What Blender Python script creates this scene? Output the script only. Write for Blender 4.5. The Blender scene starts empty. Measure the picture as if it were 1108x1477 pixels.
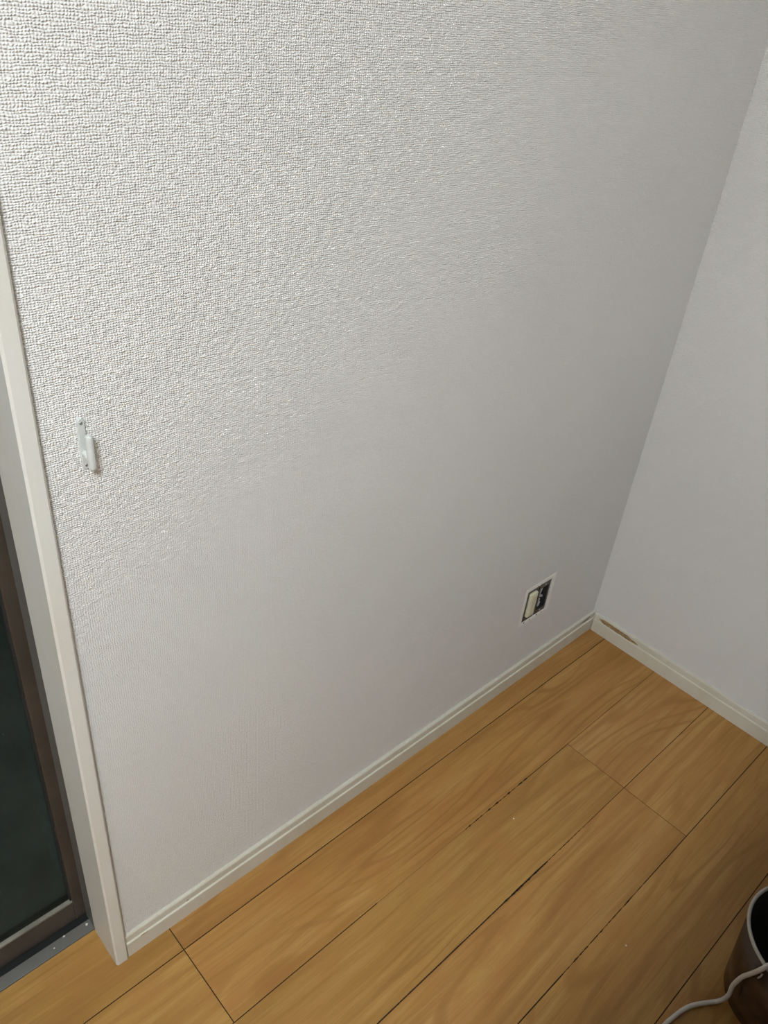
import bpy, bmesh, math, random
from mathutils import Vector, Matrix, noise

random.seed(7)
scene = bpy.context.scene
col = scene.collection

# ------------------------------------------------------------------ camera
IMG_W, IMG_H = 1108, 1477
F_PX = 1163.9
YAW, PITCH, ROLL = 0.8042, 0.5919, 0.1059
CAM_POS = Vector((-1.7658, -0.8118, 1.5601))
fwd = Vector((math.sin(YAW) * math.cos(PITCH), math.cos(YAW) * math.cos(PITCH), -math.sin(PITCH)))
rgt = Vector((math.cos(YAW), -math.sin(YAW), 0))
upv = rgt.cross(fwd)
r2 = math.cos(ROLL) * rgt + math.sin(ROLL) * upv
u2 = -math.sin(ROLL) * rgt + math.cos(ROLL) * upv
cam_data = bpy.data.cameras.new('camera')
cam_data.sensor_fit = 'VERTICAL'
cam_data.sensor_height = 36.0
cam_data.lens = 36.0 * F_PX / IMG_H
cam_data.clip_start = 0.02
cam = bpy.data.objects.new('camera', cam_data)
cam.matrix_world = Matrix(((r2.x, u2.x, -fwd.x, CAM_POS.x), (r2.y, u2.y, -fwd.y, CAM_POS.y),
                           (r2.z, u2.z, -fwd.z, CAM_POS.z), (0, 0, 0, 1)))
col.objects.link(cam)
scene.camera = cam

# ------------------------------------------------------------------ world: night outside
world = bpy.data.worlds.new('night')
scene.world = world
world.use_nodes = True
world.node_tree.nodes['Background'].inputs[0].default_value = (0.35, 0.45, 0.6, 1)
world.node_tree.nodes['Background'].inputs[1].default_value = 0.004
vs = scene.view_settings
vs.view_transform = 'Standard'
vs.look = 'None'
vs.gamma = 1.0
vs.use_curve_mapping = False
vs.exposure = 0.0
LAMP_POS = (-2.30, -1.30, 2.40)
LAMP_STRENGTH = 136.0
LAMP_COLOR = (0.905, 0.97, 1.0, 1)

# ------------------------------------------------------------------ helpers
def tag(o, label=None, cat=None, group=None, kind=None):
    for k, v in (('label', label), ('category', cat), ('group', group), ('kind', kind)):
        if v:
            o[k] = v
    return o

def obj(name, bm, m, parent=None, smooth=False):
    me = bpy.data.meshes.new(name)
    bmesh.ops.recalc_face_normals(bm, faces=bm.faces)
    bm.to_mesh(me)
    bm.free()
    if smooth:
        for p in me.polygons:
            p.use_smooth = True
    for mm in (m if isinstance(m, (list, tuple)) else [m]):
        me.materials.append(mm)
    o = bpy.data.objects.new(name, me)
    col.objects.link(o)
    if parent:
        o.parent = parent
        o.matrix_parent_inverse = Matrix.Translation(-parent.location) if parent.location.length else Matrix()
    return o

def empty(name, loc=(0, 0, 0)):
    o = bpy.data.objects.new(name, None)
    o.location = loc
    o.empty_display_size = 0.05
    col.objects.link(o)
    return o

def add_box(bm, x0, x1, y0, y1, z0, z1, bev=0.0, seg=2):
    r = bmesh.ops.create_cube(bm, size=1)
    vsx = r['verts']
    for v in vsx:
        v.co = Vector(((x0 + x1) / 2 + v.co.x * (x1 - x0), (y0 + y1) / 2 + v.co.y * (y1 - y0), (z0 + z1) / 2 + v.co.z * (z1 - z0)))
    if bev:
        es = list({e for v in vsx for e in v.link_edges})
        bmesh.ops.bevel(bm, geom=es, offset=bev, segments=seg, affect='EDGES', profile=0.5)

def box(x0, x1, y0, y1, z0, z1, bev=0.0, seg=2):
    bm = bmesh.new()
    add_box(bm, x0, x1, y0, y1, z0, z1, bev, seg)
    return bm

def add_tube(bm, pts, rad, n=10, cap=True):
    """sweep a circle along a list of points; rad may be a list"""
    pts = [Vector(p) for p in pts]
    rings = []
    prev_n = None
    for i, p in enumerate(pts):
        t = (pts[min(i + 1, len(pts) - 1)] - pts[max(i - 1, 0)]).normalized()
        if prev_n is None:
            a = Vector((0, 0, 1)) if abs(t.z) < 0.9 else Vector((1, 0, 0))
            nn = (a - t * a.dot(t)).normalized()
        else:
            nn = (prev_n - t * prev_n.dot(t)).normalized()
        prev_n = nn
        b = t.cross(nn)
        r = rad[i] if isinstance(rad, (list, tuple)) else rad
        rings.append([bm.verts.new(p + (nn * math.cos(2 * math.pi * k / n) + b * math.sin(2 * math.pi * k / n)) * r) for k in range(n)])
    for a, b in zip(rings, rings[1:]):
        for k in range(n):
            bm.faces.new((a[k], a[(k + 1) % n], b[(k + 1) % n], b[k]))
    if cap:
        bm.faces.new(rings[0][::-1])
        bm.faces.new(rings[-1])

def tube(pts, rad, n=10):
    bm = bmesh.new()
    add_tube(bm, pts, rad, n)
    return bm

def spline(pts, per=8):
    P = [Vector(p) for p in pts]
    P = [P[0] * 2 - P[1]] + P + [P[-1] * 2 - P[-2]]
    out = []
    for i in range(1, len(P) - 2):
        for s in range(per):
            t = s / per
            a, b, c, d = P[i - 1], P[i], P[i + 1], P[i + 2]
            out.append(0.5 * ((2 * b) + (c - a) * t + (2 * a - 5 * b + 4 * c - d) * t * t + (3 * b - a - 3 * c + d) * t ** 3))
    out.append(P[-2])
    return out

def lathe(profile, n=48, cx=0, cy=0, closed=False):
    bm = bmesh.new()
    rings = []
    for r, z in profile:
        if r < 1e-6:
            rings.append([bm.verts.new((cx, cy, z))])
        else:
            rings.append([bm.verts.new((cx + r * math.cos(2 * math.pi * k / n), cy + r * math.sin(2 * math.pi * k / n), z)) for k in range(n)])
    prs = list(zip(rings, rings[1:]))
    if closed:
        prs.append((rings[-1], rings[0]))
    for a, b in prs:
        for k in range(n):
            k2 = (k + 1) % n
            if len(a) == 1 and len(b) == 1:
                continue
            if len(a) == 1:
                bm.faces.new((a[0], b[k], b[k2]))
            elif len(b) == 1:
                bm.faces.new((a[k], a[k2], b[0]))
            else:
                bm.faces.new((a[k], a[k2], b[k2], b[k]))
    return bm

def sweep_profile(profile, path_a, path_b, mapper):
    """prism of a 2D profile between parameters a and b; mapper(s, d, z) -> world"""
    bm = bmesh.new()
    A = [bm.verts.new(mapper(path_a, d, z)) for d, z in profile]
    B = [bm.verts.new(mapper(path_b, d, z)) for d, z in profile]
    n = len(profile)
    for i in range(n):
        bm.faces.new((A[i], A[(i + 1) % n], B[(i + 1) % n], B[i]))
    bm.faces.new(A)
    bm.faces.new(B[::-1])
    return bm

# ------------------------------------------------------------------ materials
class NT:
    def __init__(self, name):
        self.m = bpy.data.materials.new(name)
        self.m.use_nodes = True
        self.t = self.m.node_tree
        self.b = self.t.nodes['Principled BSDF']
        self.pos = None
    def n(self, typ, **kw):
        nd = self.t.nodes.new(typ)
        for k, v in kw.items():
            setattr(nd, k, v)
        return nd
    def link(self, a, b):
        self.t.links.new(a, b)
    def position(self):
        if not self.pos:
            self.pos = self.n('ShaderNodeNewGeometry').outputs['Position']
        return self.pos
    def math(self, op, a, b=None, c=None):
        nd = self.n('ShaderNodeMath', operation=op)
        for i, v in enumerate((a, b, c)):
            if v is None:
                continue
            if isinstance(v, (int, float)):
                nd.inputs[i].default_value = v
            else:
                self.link(v, nd.inputs[i])
        return nd.outputs[0]
    def vmath(self, op, a, b):
        nd = self.n('ShaderNodeVectorMath', operation=op)
        for i, v in enumerate((a, b)):
            if isinstance(v, (tuple, list)):
                nd.inputs[i].default_value = v
            else:
                self.link(v, nd.inputs[i])
        return nd.outputs[0]
    def noise(self, vec, scale=1.0, detail=2.0, rough=0.5, dist=0.0):
        nd = self.n('ShaderNodeTexNoise')
        self.link(vec, nd.inputs['Vector'])
        nd.inputs['Scale'].default_value = scale
        nd.inputs['Detail'].default_value = detail
        nd.inputs['Roughness'].default_value = rough
        nd.inputs['Distortion'].default_value = dist
        return nd.outputs[0]
    def ramp(self, fac, stops, interp='LINEAR'):
        nd = self.n('ShaderNodeValToRGB')
        nd.color_ramp.interpolation = interp
        els = nd.color_ramp.elements
        while len(els) < len(stops):
            els.new(0.5)
        for e, (p, c) in zip(els, stops):
            e.position = p
            e.color = (c, c, c, 1) if isinstance(c, (int, float)) else (*c, 1)
        self.link(fac, nd.inputs[0])
        return nd.outputs[0]
    def mix(self, fac, a, b, blend='MIX'):
        nd = self.n('ShaderNodeMix', data_type='RGBA', blend_type=blend)
        for s, v in ((nd.inputs[0], fac), (nd.inputs[6], a), (nd.inputs[7], b)):
            if isinstance(v, (int, float)):
                s.default_value = v
            elif isinstance(v, (tuple, list)):
                s.default_value = (*v, 1)
            else:
                self.link(v, s)
        return nd.outputs[2]
    def bump(self, h, dist, strength=1.0):
        nd = self.n('ShaderNodeBump')
        nd.inputs['Strength'].default_value = strength
        nd.inputs['Distance'].default_value = dist
        self.link(h, nd.inputs['Height'])
        self.link(nd.outputs[0], self.b.inputs['Normal'])
    def color(self, c):
        if isinstance(c, (tuple, list)):
            self.b.inputs['Base Color'].default_value = (*c, 1)
        else:
            self.link(c, self.b.inputs['Base Color'])
    def set(self, **kw):
        for k, v in kw.items():
            self.b.inputs[k.replace('_', ' ')].default_value = v
        return self

def plain(name, c, rough=0.5, var=0.06, scale=30, metal=0.0, spec=0.5):
    t = NT(name)
    n = t.noise(t.position(), scale, 3, 0.6)
    lo = tuple(x * (1 - var) for x in c)
    hi = tuple(min(1, x * (1 + var)) for x in c)
    t.color(t.ramp(n, [(0.3, lo), (0.7, hi)]))
    t.set(Roughness=rough, Metallic=metal)
    t.b.inputs['Specular IOR Level'].default_value = spec
    return t.m

def mat_wallpaper():
    t = NT('embossed_wallpaper')
    sep = t.n('ShaderNodeSeparateXYZ')
    t.link(t.position(), sep.inputs[0])
    u = t.math('ADD', sep.outputs[0], sep.outputs[1])
    v = sep.outputs[2]
    cmb = t.n('ShaderNodeCombineXYZ')
    t.link(u, cmb.inputs[0]); t.link(v, cmb.inputs[1])
    uv = cmb.outputs[0]
    d1 = t.noise(t.vmath('MULTIPLY', uv, (90, 150, 1)), 1, 1, 0.55)
    d2 = t.noise(t.vmath('MULTIPLY', t.vmath('ADD', uv, (3.1, 7.7, 0)), (80, 130, 1)), 1, 1, 0.55)
    pu = t.math('ADD', t.math('MULTIPLY', u, 2 * math.pi / 0.0033), t.math('MULTIPLY', d1, 9.0))
    pv = t.math('ADD', t.math('MULTIPLY', v, 2 * math.pi / 0.0027), t.math('MULTIPLY', d2, 9.0))
    su = t.math('SINE', pu)
    sv = t.math('SINE', pv)
    hw = t.math('ADD', t.math('MULTIPLY', su, 0.42), t.math('MULTIPLY', sv, 0.45))
    hx = t.math('MULTIPLY', su, sv)
    slub = t.noise(t.vmath('MULTIPLY', uv, (190, 290, 1)), 1, 1, 0.6)
    lump = t.noise(t.vmath('MULTIPLY', uv, (95, 130, 1)), 1, 1, 0.6)
    h = t.math('ADD', t.math('ADD', hw, t.math('MULTIPLY', hx, 0.25)), t.math('MULTIPLY', slub, 2.6))
    h = t.math('ADD', h, t.math('MULTIPLY', lump, 2.9))
    t.bump(t.math('MULTIPLY', h, 0.25), 0.0027, 1.0)
    n = t.noise(t.position(), 2.2, 3, 0.5)
    c = t.ramp(n, [(0.35, (0.80, 0.795, 0.785)), (0.65, (0.83, 0.825, 0.815))])
    t.color(c)
    t.set(Roughness=0.85)
    t.b.inputs['Specular IOR Level'].default_value = 0.1
    return t.m

def mat_plank():
    t = NT('maple_plank')
    rnd = t.n('ShaderNodeObjectInfo').outputs['Random']
    cmb = t.n('ShaderNodeCombineXYZ')
    t.link(t.math('MULTIPLY', rnd, 31.0), cmb.inputs[0])
    t.link(t.math('MULTIPLY', rnd, 17.0), cmb.inputs[1])
    p = t.vmath('ADD', t.position(), cmb.outputs[0])
    # slow meander so the figure is not perfectly straight
    me = t.noise(t.vmath('MULTIPLY', p, (1.8, 5, 1)), 1, 2, 0.5)
    off = t.n('ShaderNodeCombineXYZ')
    t.link(t.math('MULTIPLY', me, 0.035), off.inputs[1])
    q = t.vmath('ADD', p, off.outputs[0])
    broad = t.noise(t.vmath('MULTIPLY', q, (2.0, 16, 1)), 1, 3, 0.55)
    figure = t.noise(t.vmath('MULTIPLY', q, (2.4, 70, 1)), 1, 3, 0.6, 0.25)
    rings = t.math('SINE', t.math('MULTIPLY', t.noise(t.vmath('MULTIPLY', q, (1.1, 7.5, 1)), 1, 1, 0.4, 0.3), 75.0))
    patch_ = t.noise(t.vmath('MULTIPLY', p, (3, 5, 1)), 1, 1, 0.5)
    fibre = t.noise(t.vmath('MULTIPLY', q, (14, 420, 1)), 1, 2, 0.6)
    mott = t.noise(t.vmath('MULTIPLY', p, (7, 14, 1)), 1, 3, 0.6)
    c = t.ramp(broad, [(0.28, (0.310, 0.157, 0.038)), (0.5, (0.392, 0.209, 0.056)), (0.72, (0.450, 0.263, 0.081))])
    c = t.mix(t.ramp(figure, [(0.34, 0.50), (0.50, 0.0)]), c, (0.257, 0.116, 0.026))
    c = t.mix(t.ramp(figure, [(0.55, 0.0), (0.72, 0.40)]), c, (0.504, 0.316, 0.111))
    c = t.mix(t.ramp(fibre, [(0.35, 0.22), (0.5, 0.0)]), c, (0.225, 0.102, 0.026))
    c = t.mix(t.ramp(mott, [(0.46, 0.0), (0.66, 0.50)]), c, (0.360, 0.165, 0.046))
    c = t.mix(t.math('MULTIPLY', t.ramp(rings, [(0.40, 0.0), (0.95, 0.58)]), t.ramp(patch_, [(0.42, 0.0), (0.60, 1.0)])), c, (0.27, 0.122, 0.03))
    # plank to plank tone
    c = t.mix(1.0, c, t.n('ShaderNodeObjectInfo').outputs['Color'], 'MULTIPLY')
    t.color(c)
    t.link(t.ramp(fibre, [(0.3, 0.46), (0.7, 0.38)]), t.b.inputs['Roughness'])
    t.bump(fibre, 0.00012, 0.6)
    t.b.inputs['Specular IOR Level'].default_value = 0.4
    return t.m

def mat_trim(name, base, dirty, amount=0.5):
    t = NT(name)
    n = t.noise(t.vmath('MULTIPLY', t.position(), (9, 9, 5)), 1, 4, 0.65)
    c = t.mix(t.ramp(n, [(0.45, 0.0), (0.75, amount)]), base, dirty)
    s = t.noise(t.position(), 55, 2, 0.6)
    c = t.mix(t.ramp(s, [(0.72, 0.0), (0.78, 0.45)]), c, tuple(x * 0.5 for x in dirty))
    t.color(c)
    t.set(Roughness=0.42)
    return t.m

def mat_glass():
    t = NT('dusty_window_glass')
    tr = t.n('ShaderNodeBsdfTransparent')
    tr.inputs[0].default_value = (0.70, 0.76, 0.74, 1)
    gl = t.n('ShaderNodeBsdfGlossy')
    gl.inputs['Roughness'].default_value = 0.0
    fr = t.n('ShaderNodeFresnel')
    fr.inputs['IOR'].default_value = 1.11
    pane = t.n('ShaderNodeMixShader')
    t.link(fr.outputs[0], pane.inputs[0])
    t.link(tr.outputs[0], pane.inputs[1])
    t.link(gl.outputs[0], pane.inputs[2])
    dif = t.n('ShaderNodeBsdfDiffuse')
    dif.inputs[0].default_value = (0.45, 0.46, 0.42, 1)
    film = t.noise(t.vmath('MULTIPLY', t.position(), (9, 9, 6)), 1, 4, 0.65)
    sp = t.noise(t.position(), 130, 2, 0.6)
    clus = t.noise(t.position(), 14, 2, 0.5)
    f = t.math('ADD', t.math('MULTIPLY', t.ramp(film, [(0.35, 0.0), (0.75, 1.0)]), 0.022),
               t.math('MULTIPLY', t.ramp(sp, [(0.70, 0.0), (0.76, 0.45)]), t.ramp(clus, [(0.5, 0.0), (0.62, 1.0)])))
    mx = t.n('ShaderNodeMixShader')
    t.link(f, mx.inputs[0])
    t.link(pane.outputs[0], mx.inputs[1])
    t.link(dif.outputs[0], mx.inputs[2])
    t.link(mx.outputs[0], t.t.nodes['Material Output'].inputs['Surface'])
    return t.m

def mat_scar():
    t = NT('torn_fibreboard')
    n = t.noise(t.vmath('MULTIPLY', t.position(), (90, 90, 220)), 1, 4, 0.7)
    t.color(t.ramp(n, [(0.3, (0.17, 0.09, 0.035)), (0.5, (0.33, 0.22, 0.10)), (0.68, (0.50, 0.38, 0.21))]))
    t.bump(n, 0.002, 0.8)
    t.set(Roughness=0.9)
    return t.m

def mat_emit(name, c, s):
    t = NT(name)
    t.b.inputs['Base Color'].default_value = (0.9, 0.9, 0.88, 1)
    t.b.inputs['Emission Color'].default_value = c
    t.b.inputs['Emission Strength'].default_value = s
    return t.m

M = {
    'wallpaper': mat_wallpaper(),
    'plank': mat_plank(),
    'farwall': plain('plain_white_wallpaper', (0.80, 0.795, 0.785), 0.85, 0.03, 60),
    'panel': plain('brown_wood_panel', (0.60, 0.54, 0.44), 0.6, 0.1, 6),
    'groove': plain('dark_groove_paint', (0.035, 0.016, 0.006), 0.85),
    'subfloor': plain('subfloor_board', (0.02, 0.010, 0.005), 0.95),
    'ceiling': plain('ceiling_paper', (0.80, 0.79, 0.77), 0.9, 0.02, 60),
    'trim': mat_trim('painted_jamb', (0.70, 0.69, 0.655), (0.62, 0.58, 0.49), 0.5),
    'base': mat_trim('painted_baseboard', (0.64, 0.615, 0.53), (0.55, 0.49, 0.365), 0.5),
    'sash': plain('bronze_aluminium', (0.070, 0.056, 0.044), 0.38, 0.15, 12, 0.35),
    'bead': mat_trim('dusty_glazing_bead', (0.25, 0.24, 0.20), (0.10, 0.09, 0.07), 0.9),
    'alu': plain('grey_aluminium_sill', (0.165, 0.160, 0.148), 0.42, 0.10, 14, 0.3),
    'rubber': plain('black_gasket', (0.012, 0.012, 0.012), 0.7),
    'glass': mat_glass(),
    'hook': plain('white_hook_plastic', (0.60, 0.625, 0.615), 0.32, 0.02),
    'screw': plain('steel_screw', (0.45, 0.46, 0.46), 0.35, 0.1, 300, 0.9),
    'cream': plain('cream_socket_plastic', (0.66, 0.64, 0.48), 0.4, 0.05),
    'plaster': mat_trim('cut_plaster_edge', (0.88, 0.875, 0.84), (0.70, 0.67, 0.58), 0.5),
    'boxdark': plain('dark_box_plastic', (0.022, 0.022, 0.020), 0.7, 0.4, 60),
    'steel': plain('galvanised_strap', (0.16, 0.16, 0.155), 0.42, 0.3, 90, 0.8),
    'wire': plain('grey_cable_sheath', (0.40, 0.40, 0.40), 0.45, 0.1),
    'scar': mat_scar(),
    'bin': plain('dark_brown_gloss_plastic', (0.050, 0.024, 0.012), 0.22, 0.2, 14),
    'binin': plain('bin_inner_shade', (0.018, 0.018, 0.019), 0.6),  # near-black colour carries the shade inside the bin
    'rim': plain('pale_grey_rim', (0.46, 0.44, 0.40), 0.45, 0.06),
    'cord': plain('white_cord_rubber', (0.62, 0.59, 0.55), 0.5, 0.06),
    'fleck': plain('white_paint_fleck', (0.72, 0.70, 0.64), 0.8),
    'wood': plain('shade_caster_wood', (0.11, 0.065, 0.035), 0.5),
    'concrete': plain('balcony_concrete', (0.14, 0.14, 0.135), 0.95, 0.2, 8),
    'lampbody': plain('white_lamp_plastic', (0.8, 0.8, 0.78), 0.4, 0.02),
    'lamp': mat_emit('lit_lamp_diffuser', LAMP_COLOR, LAMP_STRENGTH),
}

# ------------------------------------------------------------------ dimensions
ROOM_X0, ROOM_Y0, ROOM_Z = -4.6, -2.7, 2.42
JAMB_R, JAMB_L = -1.4881, -1.5112          # right and left face of the window jamb board
JAMB_F, JAMB_B = -0.0136, 0.0755
WIN_L = -3.22                                # far side of the window opening
WIN_TOP = 2.0
WALL_T = 0.12
HX0, HX1, HZ0, HZ1 = -0.3835, -0.2815, 0.2165, 0.3195   # outlet hole

# ------------------------------------------------------------------ walls, ceiling
bm = bmesh.new()
add_box(bm, JAMB_R, HX0, 0, WALL_T, 0, ROOM_Z)
add_box(bm, HX0, HX1, 0, WALL_T, 0, HZ0)
add_box(bm, HX0, HX1, 0, WALL_T, HZ1, ROOM_Z)
add_box(bm, HX1, 0, 0, WALL_T, 0, ROOM_Z)
add_box(bm, WIN_L - 0.0231, JAMB_R, 0, WALL_T, WIN_TOP + 0.0231, ROOM_Z)
add_box(bm, ROOM_X0, WIN_L - 0.0231, 0, WALL_T, 0, ROOM_Z)
bmesh.ops.remove_doubles(bm, verts=bm.verts, dist=1e-6)
tag(obj('wall_back', bm, M['wallpaper']), 'white embossed woven-pattern wallpaper wall with the open outlet hole', 'wall', kind='structure')
tag(obj('wall_right', box(0, 0.12, ROOM_Y0, WALL_T, 0, ROOM_Z), M['wallpaper']), 'white wallpapered wall meeting the outlet wall in the corner', 'wall', kind='structure')
tag(obj('wall_left', box(ROOM_X0 - 0.12, ROOM_X0, ROOM_Y0, WALL_T, 0, ROOM_Z), M['farwall']), 'white wallpapered wall at the far side of the window', 'wall', kind='structure')
tag(obj('wall_front', box(ROOM_X0 - 0.12, 0.12, ROOM_Y0 - 0.12, ROOM_Y0, 0, ROOM_Z), M['panel']), 'pale wood panelled wall facing the window wall', 'wall', kind='structure')
tag(obj('ceiling', box(ROOM_X0 - 0.12, 0.12, ROOM_Y0 - 0.12, WALL_T, ROOM_Z, ROOM_Z + 0.1), M['ceiling']), 'plain white papered ceiling with the round lamp', 'ceiling', kind='structure')

# ------------------------------------------------------------------ floor with planks
PT = 0.004     # visible plank depth above the subfloor
floor = obj('floor', box(ROOM_X0, 0, ROOM_Y0, 0.079, -0.05, -PT), M['subfloor'])
tag(floor, 'light maple plank floor with dark grooves and dirty cracks', 'floor', kind='structure')
D1, SP = 0.0631, 0.1662
def gap(line, x):
    """width of the open joint along plank line number `line` at x"""
    r = noise.noise(Vector((x * 140, line * 9.1, 0.3)))
    r2_ = noise.noise(Vector((x * 420, line * 5.3, 2.3)))
    if line == 1:
        if x < -1.06: return 0.0017
        if x < -0.795: return 0.0005
        if x < -0.578: return max(0.0006, 0.0018 + 0.0042 * r + 0.0024 * r2_)
        if x < -0.4163: return 0.0015
        return 0.0010
    if line == 2:
        if x < -0.86: return 0.0024 + 0.0005 * r2_
        if x < -0.716: return max(0.0020, 0.0034 + 0.0022 * r + 0.0018 * r2_)
        if x < -0.57: return max(0.0005, 0.0008 + 0.0036 * r + 0.0024 * r2_)
        if x < -0.4163: return 0.0011
        return 0.0015
    if line == 3:
        if x < -0.88: return 0.0022 + 0.0004 * r2_
        if x < -0.593: return max(0.0006, 0.0014 + 0.0022 * r + 0.0016 * r2_)
        return 0.0017
    return 0.0018

def line_y(i):
    return -(D1 + SP * i)

def plank(x0, x1, row, l_outline=None):
    """row r lies between line r-1 (towards the wall) and line r"""
    bm = bmesh.new()
    def xs(line):
        step = 0.0025 if line in (1, 2, 3) else 0.2
        a, b = x0 + JG[0] / 2, x1 - JG[1] / 2
        n = max(1, int((b - a) / step))
        return [a + (b - a) * k / n for k in range(n + 1)]
    JG = joint_gap(row, x0), joint_gap(row, x1)
    front = [(x, line_y(row) + gap(row, x) / 2) for x in xs(row)]
    if row == 0:
        back = l_outline(x0 + JG[0] / 2, x1 - JG[1] / 2)
    else:
        back = [(x, line_y(row - 1) - gap(row - 1, x) / 2) for x in reversed(xs(row - 1))]
    pts = front + back
    top = [bm.verts.new((x, y, 0)) for x, y in pts]
    bot = [bm.verts.new((x, y, -PT)) for x, y in pts]
    n = len(pts)
    bm.faces.new(top).material_index = 0
    for i in range(n):
        f = bm.faces.new((top[i], bot[i], bot[(i + 1) % n], top[(i + 1) % n]))
        f.material_index = 1
    bmesh.ops.triangulate(bm, faces=[f for f in bm.faces if len(f.verts) > 4])
    return obj('plank', bm, [M['plank'], M['groove']], floor)

def joint_gap(row, x):
    if abs(x + 1.4027) < 1e-3: return 0.0017
    if abs(x + 0.4163) < 1e-3: return 0.0010
    return 0.0008
XA, XB, LEN = -1.4027, -0.4163, 1.973
def row0_back(a, b):
    # runs on under the jamb and into the window recess
    if a < JAMB_L:
        if b < WIN_L:
            return [(b, -0.0005), (a, -0.0005)]
        lim = max(a, WIN_L)
        o = [(b, -0.0005), (JAMB_R, -0.0005), (JAMB_R, 0.0780), (lim, 0.0780)]
        if a < WIN_L:
            o += [(WIN_L, -0.0005), (a, -0.0005)]
        return o
    return [(b, -0.0005), (a, -0.0005)]
n_rows = int((-ROOM_Y0 - D1) / SP) + 1
for row in range(n_rows):
    j0 = XA if (row // 2) % 2 == 0 else XB
    js = [0.0]
    x = j0
    while x > ROOM_X0 + 0.05:
        js.append(x)
        x -= LEN
    js.append(ROOM_X0)
    for b, a in zip(js, js[1:]):
        if line_y(row) < ROOM_Y0:
            continue
        tone = random.uniform(0.95, 1.06)
        pk = plank(a, b, row, row0_back)
        pk.color = (tone, tone * random.uniform(0.97, 1.02), tone * random.uniform(0.92, 1.04), 1)

# ------------------------------------------------------------------ baseboards
prof = [(0.0, 0.0), (0.0098, 0.0), (0.0098, 0.0395), (0.0090, 0.0408), (0.0062, 0.0415), (0.0062, 0.0575), (0.0050, 0.0598), (0.0, 0.0602)]
def bow(x):
    return 0.0022 * math.sin(math.pi * min(1, max(0, (x - JAMB_R) / -JAMB_R)))
bm = bmesh.new()
N = 24
rings = []
for k in range(N + 1):
    x = (JAMB_R + 0.0012) + (-0.0010 - (JAMB_R + 0.0012)) * k / N
    rings.append([bm.verts.new((x, -(d + (bow(x) if d > 0 else 0)), z)) for d, z in prof])
for a, b in zip(rings, rings[1:]):
    for i in range(len(prof)):
        j = (i + 1) % len(prof)
        bm.faces.new((a[i], a[j], b[j], b[i]))
bm.faces.new(rings[0]); bm.faces.new(rings[-1][::-1])
bb = tag(obj('baseboard_back', bm, M['base']), 'cream stepped baseboard running below the outlet wall', 'baseboard', kind='structure')
bb2 = tag(obj('baseboard_right', sweep_profile(prof, -0.0122, ROOM_Y0, lambda s, d, z: (-d, s, z)), M['base']),
          'cream baseboard with brown torn patch along the right wall', 'baseboard', kind='structure')
tag(obj('baseboard_left', sweep_profile(prof, -0.02, ROOM_Y0 + 0.02, lambda s, d, z: (ROOM_X0 + d, s, z)), M['base']), 'cream baseboard below the wall beyond the window', 'baseboard', kind='structure')
tag(obj('baseboard_front', sweep_profile(prof, ROOM_X0 + 0.02, -0.02, lambda s, d, z: (s, ROOM_Y0 + d, z)), M['base']), 'cream baseboard below the wall facing the window', 'baseboard', kind='structure')

def patch(name, pts, mapper, m, parent, th=0.0007):
    bm = bmesh.new()
    A = [bm.verts.new(mapper(s, z, 0)) for s, z in pts]
    B = [bm.verts.new(mapper(s, z, th)) for s, z in pts]
    n = len(pts)
    bm.faces.new(B)
    for i in range(n):
        bm.faces.new((A[i], A[(i + 1) % n], B[(i + 1) % n], B[i]))
    bmesh.ops.triangulate(bm, faces=[f for f in bm.faces if len(f.verts) > 4])
    return obj(name, bm, m, parent)
# torn strip on the right baseboard: from near the corner, tapering away
top_e, bot_e = [], []
for k in range(33):
    t = k / 32
    y = -0.026 - 0.133 * t
    w = 1.0 if t > 0.12 else t / 0.12
    w2 = 1.0 if t < 0.72 else (1 - t) / 0.28
    c_ = 0.0500 - 0.0035 * t
    top_e.append((y, c_ + 0.0062 * w * w2 + 0.0012 * noise.noise(Vector((y * 160, 1, 0)))))
    bot_e.append((y, c_ - 0.0070 * w * (0.35 + 0.65 * w2) + 0.0012 * noise.noise(Vector((y * 190, 5, 0)))))
p = patch('torn_patch', top_e + bot_e[::-1], lambda s, z, h: (-0.0060 - h, s, z), M['scar'], bb2, 0.0006)
p['label'] = 'brown torn fibreboard patch'
# smaller scuff on the other board, beside the corner
e1 = [(-0.024 - 0.05 * k / 12, 0.0545 - 0.002 * k / 12 + 0.001 * noise.noise(Vector((k * 1.3, 2, 0)))) for k in range(13)]
e2 = [(x, z - 0.0068 * math.sin(math.pi * min(1, 0.12 + k / 12)) - 0.0005) for k, (x, z) in enumerate(e1)]
p = patch('scuff', e1 + e2[::-1], lambda s, z, h: (s, -0.0062 - bow(s) - h, z), plain('grey_scuff', (0.26, 0.24, 0.18), 0.8, 0.3, 200), bb, 0.0005)
p['label'] = 'grey scuff near the corner'
for cx_, cz_, w_ in ((-1.452, 0.0405, 0.010), (-1.36, 0.050, 0.003)):
    pts = [(cx_ + w_ * math.cos(a) * random.uniform(.7, 1), cz_ + 0.0016 * math.sin(a) * random.uniform(.6, 1)) for a in [2 * math.pi * k / 12 for k in range(12)]]
    patch('scuff', pts, lambda s, z, h: (s, -0.0098 - bow(s) - h, z), M['scar'], bb, 0.0002)

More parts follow.
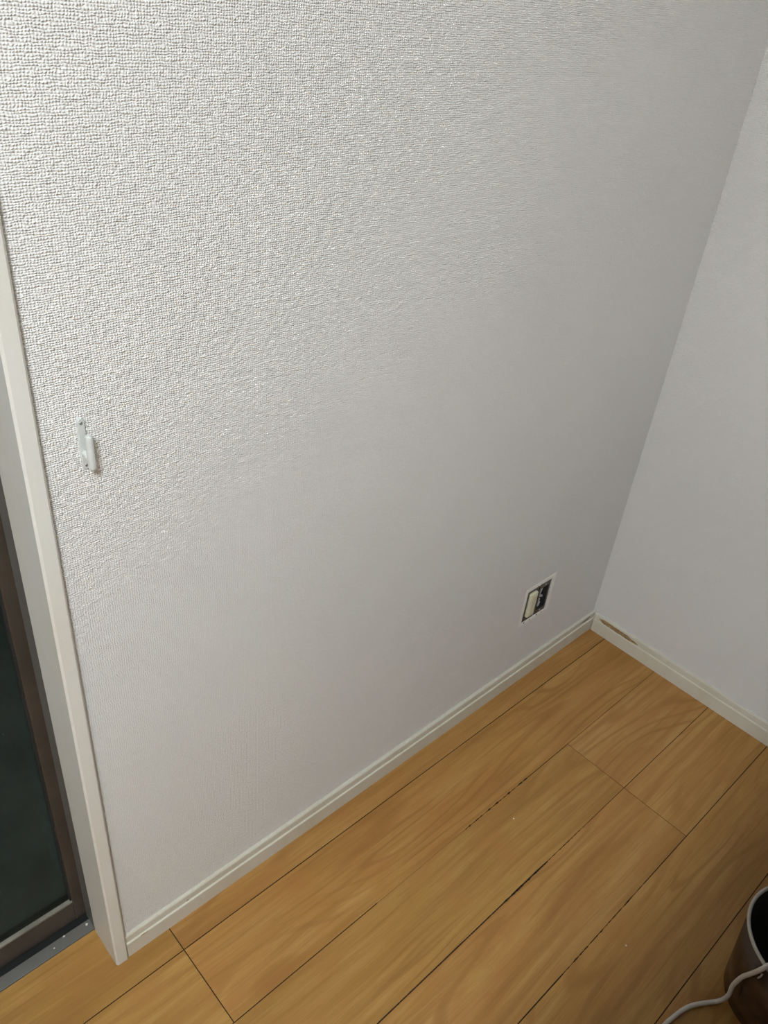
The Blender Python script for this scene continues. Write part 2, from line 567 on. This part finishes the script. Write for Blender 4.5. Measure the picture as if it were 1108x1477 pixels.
# ------------------------------------------------------------------ window jamb boards
tag(obj('trim_1', box(JAMB_L, JAMB_R, JAMB_F, JAMB_B, 0, WIN_TOP + 0.0231, 0.0030, 1), M['trim']), 'off-white painted window jamb board standing beside the wallpaper', 'trim', kind='structure')
tag(obj('trim_2', box(WIN_L - 0.0231, WIN_L, JAMB_F, JAMB_B, 0, WIN_TOP + 0.0231, 0.0030, 1), M['trim']), 'off-white window jamb board at the far end of the window', 'trim', kind='structure')
tag(obj('trim_3', box(WIN_L, JAMB_L, JAMB_F, JAMB_B, WIN_TOP, WIN_TOP + 0.0231, 0.0030, 1), M['trim']), 'off-white window head board above the glass door', 'trim', kind='structure')

# ------------------------------------------------------------------ window: floor-length aluminium sliding sashes
win = tag(empty('window_1', (-2.36, 0.12, 0)), 'bronze framed sliding glass door dark with night outside', 'window', kind='structure')
FX1, FX0 = -1.4885, WIN_L - 0.02
obj('sill', box(FX0, FX1, 0.0795, 0.1035, -0.012, 0.0008, 0.0008), M['alu'], win)
obj('sill_track', box(FX0, FX1, 0.1035, 0.185, -0.06, -0.030), M['rubber'], win)
obj('frame_side', box(-1.5098, FX1, 0.0765, 0.112, 0.0008, WIN_TOP + 0.02, 0.0008), M['alu'], win)
obj('frame_side', box(-1.4985, FX1, 0.112, 0.185, -0.03, WIN_TOP + 0.02), M['rubber'], win)
obj('frame_side', box(FX0, FX0 + 0.0215, 0.0765, 0.185, 0.0008, WIN_TOP + 0.02), M['alu'], win)
obj('frame_head', box(FX0, FX1, 0.0765, 0.185, WIN_TOP - 0.0, WIN_TOP + 0.02), M['alu'], win)
def sash(x0, x1, y0, y1):
    z0, z1 = 0.008, WIN_TOP - 0.004
    st = 0.0265
    s = empty('sash', ((x0 + x1) / 2, y0, z0))
    s.parent = win
    s.matrix_parent_inverse = Matrix.Translation(-win.location)
    def part(name, bm, m):
        o = obj(name, bm, m)
        o.parent = s
        o.matrix_parent_inverse = Matrix.Translation(-s.location)
        return o
    part('stile', box(x1 - st, x1, y0, y1, z0, z1, 0.0012), M['sash'])
    part('stile', box(x0, x0 + st, y0, y1, z0, z1, 0.0012), M['sash'])
    part('rail', box(x0 + st, x1 - st, y0, y1, z0, z0 + 0.0555, 0.0012), M['sash'])
    part('rail', box(x0 + st, x1 - st, y0, y1, z1 - 0.055, z1, 0.0012), M['sash'])
    bmx = bmesh.new()
    add_box(bmx, x0 + st, x1 - st, y0 + 0.0005, y0 + 0.0085, z0 + 0.0555, z0 + 0.0600, 0.0008)
    part('glazing_bead', bmx, M['bead'])
    bmx = bmesh.new()
    add_box(bmx, x1 - st - 0.003, x1 - st, y0 + 0.003, y0 + 0.009, z0 + 0.06, z1 - 0.055)
    add_box(bmx, x0 + st, x0 + st + 0.003, y0 + 0.003, y0 + 0.009, z0 + 0.06, z1 - 0.055)
    part('gasket', bmx, M['rubber'])
    part('pane', box(x0 + st, x1 - st, y0 + 0.010, y0 + 0.014, z0 + 0.0555, z1 - 0.055), M['glass'])
sash(-2.38, -1.5020, 0.1135, 0.138)
sash(WIN_L + 0.001, -2.35, 0.146, 0.171)
tag(obj('balcony_slab', box(-4.6, 0.2, 0.186, 1.3, -0.25, -0.12), M['concrete']), 'dark concrete balcony slab outside the glass door', 'balcony', kind='structure')
tag(obj('balcony_parapet', box(-4.6, 0.2, 1.3, 1.42, -0.25, 1.05), M['concrete']), 'dark concrete balcony parapet outside the glass door', 'balcony', kind='structure')

# ------------------------------------------------------------------ ceiling lamp (gives the light)
lx, ly, lz = LAMP_POS
lamp = tag(empty('ceiling_lamp_offscreen', (lx, ly, ROOM_Z)), 'round white ceiling lamp with lit diffuser', 'ceiling lamp')
obj('lamp_base', lathe([(0, 2.4195), (0.15, 2.4195), (0.15, 2.395), (0, 2.395)], 32, lx, ly), M['lampbody'], lamp)
obj('diffuser_offscreen', lathe([(0.175, 2.3945), (0.19, 2.37), (0.178, 2.335), (0.135, 2.310), (0.0, 2.300)], 32, lx, ly), M['lamp'], lamp, True)

# ------------------------------------------------------------------ tieback hook on the wall
hx = -1.4365
hook = tag(empty('tieback_hook', (hx, 0, 1.072)), 'small white plastic curtain tieback hook screwed to the wallpaper', 'hook')
def stadium(x, z0, z1, r, y0, y1, n=10):
    bm = bmesh.new()
    pts = []
    for k in range(n + 1):
        a = math.pi * k / n
        pts.append((x + r * math.cos(a), z1 - r + r * math.sin(a)))
    for k in range(n + 1):
        a = math.pi + math.pi * k / n
        pts.append((x + r * math.cos(a), z0 + r + r * math.sin(a)))
    A = [bm.verts.new((px, y0, pz)) for px, pz in pts]
    f = bm.faces.new(A)
    e = bmesh.ops.extrude_face_region(bm, geom=[f])
    vs_ = [v for v in e['geom'] if isinstance(v, bmesh.types.BMVert)]
    for v in vs_:
        v.co.y = y1
    ff = [g for g in e['geom'] if isinstance(g, bmesh.types.BMFace)]
    bmesh.ops.bevel(bm, geom=[ed for ed in ff[0].edges], offset=0.0008, segments=2, affect='EDGES', profile=0.5)
    return bm
obj('plate', stadium(hx, 1.0395, 1.1060, 0.0046, 0.0, -0.0032), M['hook'], hook)
for z in (1.1005, 1.0450):
    bm = lathe([(0.0, 0.0), (0.0006, 0.0), (0.0006, -0.0006), (0.0009, 0.0004), (0.0019, 0.0002), (0.0019, -0.0006)], 16)
    bmesh.ops.rotate(bm, verts=bm.verts, cent=(0, 0, 0), matrix=Matrix.Rotation(math.radians(90), 3, 'X'))
    bmesh.ops.translate(bm, verts=bm.verts, vec=(hx, -0.0034, z))
    obj('screw', bm, M['screw'], hook, True)
obj('arm', tube(spline([(hx, -0.002, 1.0615), (hx, -0.007, 1.0605), (hx, -0.012, 1.0590), (hx, -0.019, 1.0580)], 4), [0.0042, 0.004, 0.0038, 0.0037, 0.0036, 0.0036, 0.0036, 0.0036, 0.0036, 0.0036, 0.0036, 0.0036, 0.0036][:13], 12), M['hook'], hook, True)
zs = []
kr = 0.0047
for k in range(7):
    a = math.pi / 2 * k / 6
    zs.append((1.0475 + 0.0028 * (1 - math.sin(a)), kr * max(0.02, math.sin(a) ** 0.6) if k else 0.0003))
zb = [(1.0475 + 0.0030 * (1 - math.cos(math.pi / 2 * k / 5)), kr * (0.72 + 0.28 * math.sin(math.pi / 2 * k / 5))) for k in range(6)]
zt = [(1.0890 + 0.0045 * math.sin(math.pi / 2 * k / 6), max(0.0003, kr * math.cos(math.pi / 2 * k / 6))) for k in range(7)]
obj('knob', tube([(hx, -0.0195, z) for z, r in zb + zt], [r for z, r in zb + zt], 18), M['hook'], hook, True)

# ------------------------------------------------------------------ opened wall outlet
out = tag(empty('wall_outlet', ((HX0 + HX1) / 2, 0, HZ0)), 'opened wall outlet without cover plate showing cream socket and wiring', 'outlet')
# pale cut border around the hole
OX0, OX1, OZ0, OZ1 = -0.3935, -0.2720, 0.2085, 0.3310
def border(x0, x1, z0, z1, m, name, y=-0.0010):
    return obj(name, box(x0, x1, y, 0.0, z0, z1, 0.0004), m, out)
border(OX0, HX0, OZ0, OZ1, M['plaster'], 'plaster_border')
border(HX1, OX1, OZ0, OZ1, M['plaster'], 'plaster_border')
border(HX0, HX1, OZ0, HZ0, M['plaster'], 'plaster_border')
border(HX0, HX1, HZ1, OZ1, M['plaster'], 'plaster_border')
# recessed box
bm = bmesh.new()
e = 0.0008
add_box(bm, HX0 + e, HX0 + 0.003, 0.004, 0.045, HZ0 + e, HZ1 - e)
add_box(bm, HX1 - 0.003, HX1 - e, 0.004, 0.045, HZ0 + e, HZ1 - e)
add_box(bm, HX0 + e, HX1 - e, 0.004, 0.045, HZ0 + e, HZ0 + 0.003)
add_box(bm, HX0 + e, HX1 - e, 0.004, 0.045, HZ1 - 0.003, HZ1 - e)
add_box(bm, HX0 + e, HX1 - e, 0.042, 0.046, HZ0 + e, HZ1 - e)
obj('back_box', bm, M['boxdark'], out)
# cream socket block standing proud of the strap
sb = obj('socket_body', box(-0.3740, -0.3465, -0.0075, 0.030, 0.2345, 0.3100, 0.0030, 3), M['cream'], out)
obj('socket_face', box(-0.3695, -0.3515, -0.0085, -0.0072, 0.2400, 0.3040, 0.0008), M['cream'], sb)
# steel straps: one holds the socket, the other is empty
def strap(x0, x1):
    bm = bmesh.new()
    add_box(bm, x0, x1, 0.0, 0.0016, HZ1 - 0.016, HZ1 - 0.003)
    add_box(bm, x0, x1, 0.0, 0.0016, HZ0 + 0.003, HZ0 + 0.014)
    add_box(bm, x0, x0 + 0.005, 0.0, 0.0016, HZ0 + 0.014, HZ1 - 0.016)
    add_box(bm, x1 - 0.005, x1, 0.0, 0.0016, HZ0 + 0.014, HZ1 - 0.016)
    return obj('mounting_strap', bm, M['steel'], out)
strap(-0.3790, -0.3370)
s2 = strap(-0.3320, -0.2880)
for z in (HZ1 - 0.0095, HZ0 + 0.0085):
    bm = lathe([(0.0, 0.0018), (0.0016, 0.0016), (0.0030, 0.0004), (0.0030, 0.0)], 14)
    bmesh.ops.rotate(bm, verts=bm.verts, cent=(0, 0, 0), matrix=Matrix.Rotation(math.radians(90), 3, 'X'))
    bmesh.ops.translate(bm, verts=bm.verts, vec=(-0.310, 0.0, z))
    obj('screw', bm, M['screw'], s2, True)
# cables folded in the empty half
def wire(pts, r):
    obj('cable', tube(spline(pts, 6), r, 8), M['wire'], out, True)
wire([(-0.300, 0.038, 0.300), (-0.304, 0.014, 0.296), (-0.318, 0.006, 0.287), (-0.322, 0.006, 0.276), (-0.308, 0.006, 0.268), (-0.300, 0.010, 0.262)], 0.0034)
wire([(-0.322, 0.030, 0.246), (-0.321, 0.010, 0.252), (-0.315, 0.006, 0.262), (-0.319, 0.007, 0.244), (-0.312, 0.008, 0.236), (-0.300, 0.012, 0.240)], 0.0030)
wire([(-0.327, 0.035, 0.300), (-0.324, 0.012, 0.304), (-0.312, 0.008, 0.306), (-0.300, 0.020, 0.304)], 0.0024)
# chipped crumbs of plaster along the cut
for cx_, cz_, s_ in ((-0.372, 0.2140, 0.0030), (-0.349, 0.2135, 0.0020), (-0.321, 0.2150, 0.0030), (-0.300, 0.2140, 0.0022), (-0.330, 0.3205, 0.0022), (-0.345, 0.3215, 0.0016)):
    pts = [(cx_ + s_ * math.cos(a) * random.uniform(.6, 1.1), cz_ + 0.8 * s_ * math.sin(a) * random.uniform(.6, 1.1)) for a in [2 * math.pi * k / 7 for k in range(7)]]
    patch('chip', pts, lambda s, z, h: (s, -0.0010 - h, z), M['boxdark'], out, 0.0003)

# ------------------------------------------------------------------ dark bin in the shade of the added caster
bx, by = -0.604, -0.861
RB, RT, BH = 0.098, 0.1155, 0.197
binr = tag(empty('waste_bin', (bx, by, 0)), 'glossy dark brown open bin with pale grey rim on the floor', 'bin')
obj('body', lathe([(0.0, 0.0), (RB - 0.004, 0.0), (RB, 0.004), (RT, BH), (RT - 0.003, BH), (RB - 0.003, 0.008), (0, 0.008)], 64, bx, by), M['bin'], binr, True)
obj('inner_shade', lathe([(0.0, 0.0085), (RB - 0.004, 0.0085), (RT - 0.0035, BH - 0.002), (RT - 0.0045, BH - 0.002), (RB - 0.005, 0.0095), (0, 0.0095)], 64, bx, by), M['binin'], binr, True)  # inner shell; the shade of the bin's hollow is put into its colour
rp = [(RT - 0.0005 + 0.0034 * math.cos(2 * math.pi * k / 10), BH + 0.0020 + 0.0032 * math.sin(2 * math.pi * k / 10)) for k in range(10)]
obj('rim', lathe(rp, 72, bx, by, True), M['rim'], binr, True)
tg = obj('tag', tube([(-0.7200, -0.8190, 0.188), (-0.7195, -0.8185, 0.178), (-0.7185, -0.8170, 0.170)], 0.0016, 8), M['rim'], binr, True)

# ------------------------------------------------------------------ white cord over the rim and along the floor
cp = [(-0.93, -0.765, 0.0045), (-0.870, -0.745, 0.0045), (-0.8145, -0.7415, 0.0045), (-0.7866, -0.7452, 0.0045), (-0.7624, -0.7501, 0.0045), (-0.7393, -0.7587, 0.0045),
      (-0.7120, -0.7755, 0.0045), (-0.6985, -0.7860, 0.0080), (-0.6970, -0.7925, 0.0260), (-0.6995, -0.7950, 0.0500), (-0.7000, -0.7925, 0.0800), (-0.7065, -0.7968, 0.1248),
      (-0.7125, -0.8030, 0.1521), (-0.7180, -0.8090, 0.1776), (-0.7225, -0.8140, 0.2010), (-0.7128, -0.8187, 0.2078), (-0.6908, -0.8296, 0.2078), (-0.63, -0.850, 0.2070),
      (-0.55, -0.868, 0.2070), (-0.495, -0.880, 0.2080), (-0.4820, -0.884, 0.190), (-0.4800, -0.885, 0.10), (-0.4790, -0.884, 0.020), (-0.455, -0.875, 0.0045), (-0.40, -0.86, 0.0045)]
tag(obj('cord', tube(spline(cp, 8), 0.0042, 10), M['cord'], None, True), 'thick white cord draped over the bin rim onto the floor', 'cord')

# ------------------------------------------------------------------ flecks of paint
def fleck(x, y, z, s, label):
    bm = bmesh.new()
    bmesh.ops.create_icosphere(bm, subdivisions=1, radius=s)
    for v in bm.verts:
        v.co = Vector((x + v.co.x * random.uniform(.7, 1.3), y + v.co.y * random.uniform(.6, 1.2), z + (v.co.z + s) * 0.35))
    tag(obj('paint_fleck', bm, M['fleck']), label, 'fleck', 'loose paint flecks')
fleck(-0.690, -0.2807, 0, 0.0022, 'tiny pale fleck on the plank beside the dashed crack')
fleck(-0.7387, -0.6111, 0, 0.0020, 'tiny pale fleck on the shaded plank')
fleck(-1.583, 0.0915, 0.0008, 0.0018, 'round white fleck lying on the grey window sill')
fleck(-1.560, 0.1005, 0.0008, 0.0024, 'white crumb on the sill edge under the sash')
fleck(-1.518, 0.0950, 0.0008, 0.0030, 'white crumb in the sill corner by the jamb')

# ------------------------------------------------------------------ unseen furniture shape added only to cast shade on the floor
caster = tag(empty('shade_caster', (-0.78, -1.25, 0)), 'unseen dark table shape added to shade the floor by the bin', 'table')
DX0, DX1, DY0, DY1, DZ = -1.55, -0.02, -1.50, -0.858, 0.92
obj('caster_top', box(DX0, DX1, DY0, DY1, DZ - 0.025, DZ, 0.002), M['wood'], caster)
for x0 in (DX0, DX1 - 0.025):
    obj('side_panel', box(x0, x0 + 0.025, DY0, DY1 - 0.30, 0, DZ - 0.025, 0.002), M['wood'], caster)
obj('back_panel', box(DX0 + 0.025, DX1 - 0.025, DY0 + 0.01, DY0 + 0.03, 0.0, DZ - 0.025), M['wood'], caster)  # panels added to keep stray room light out of the shaded floor
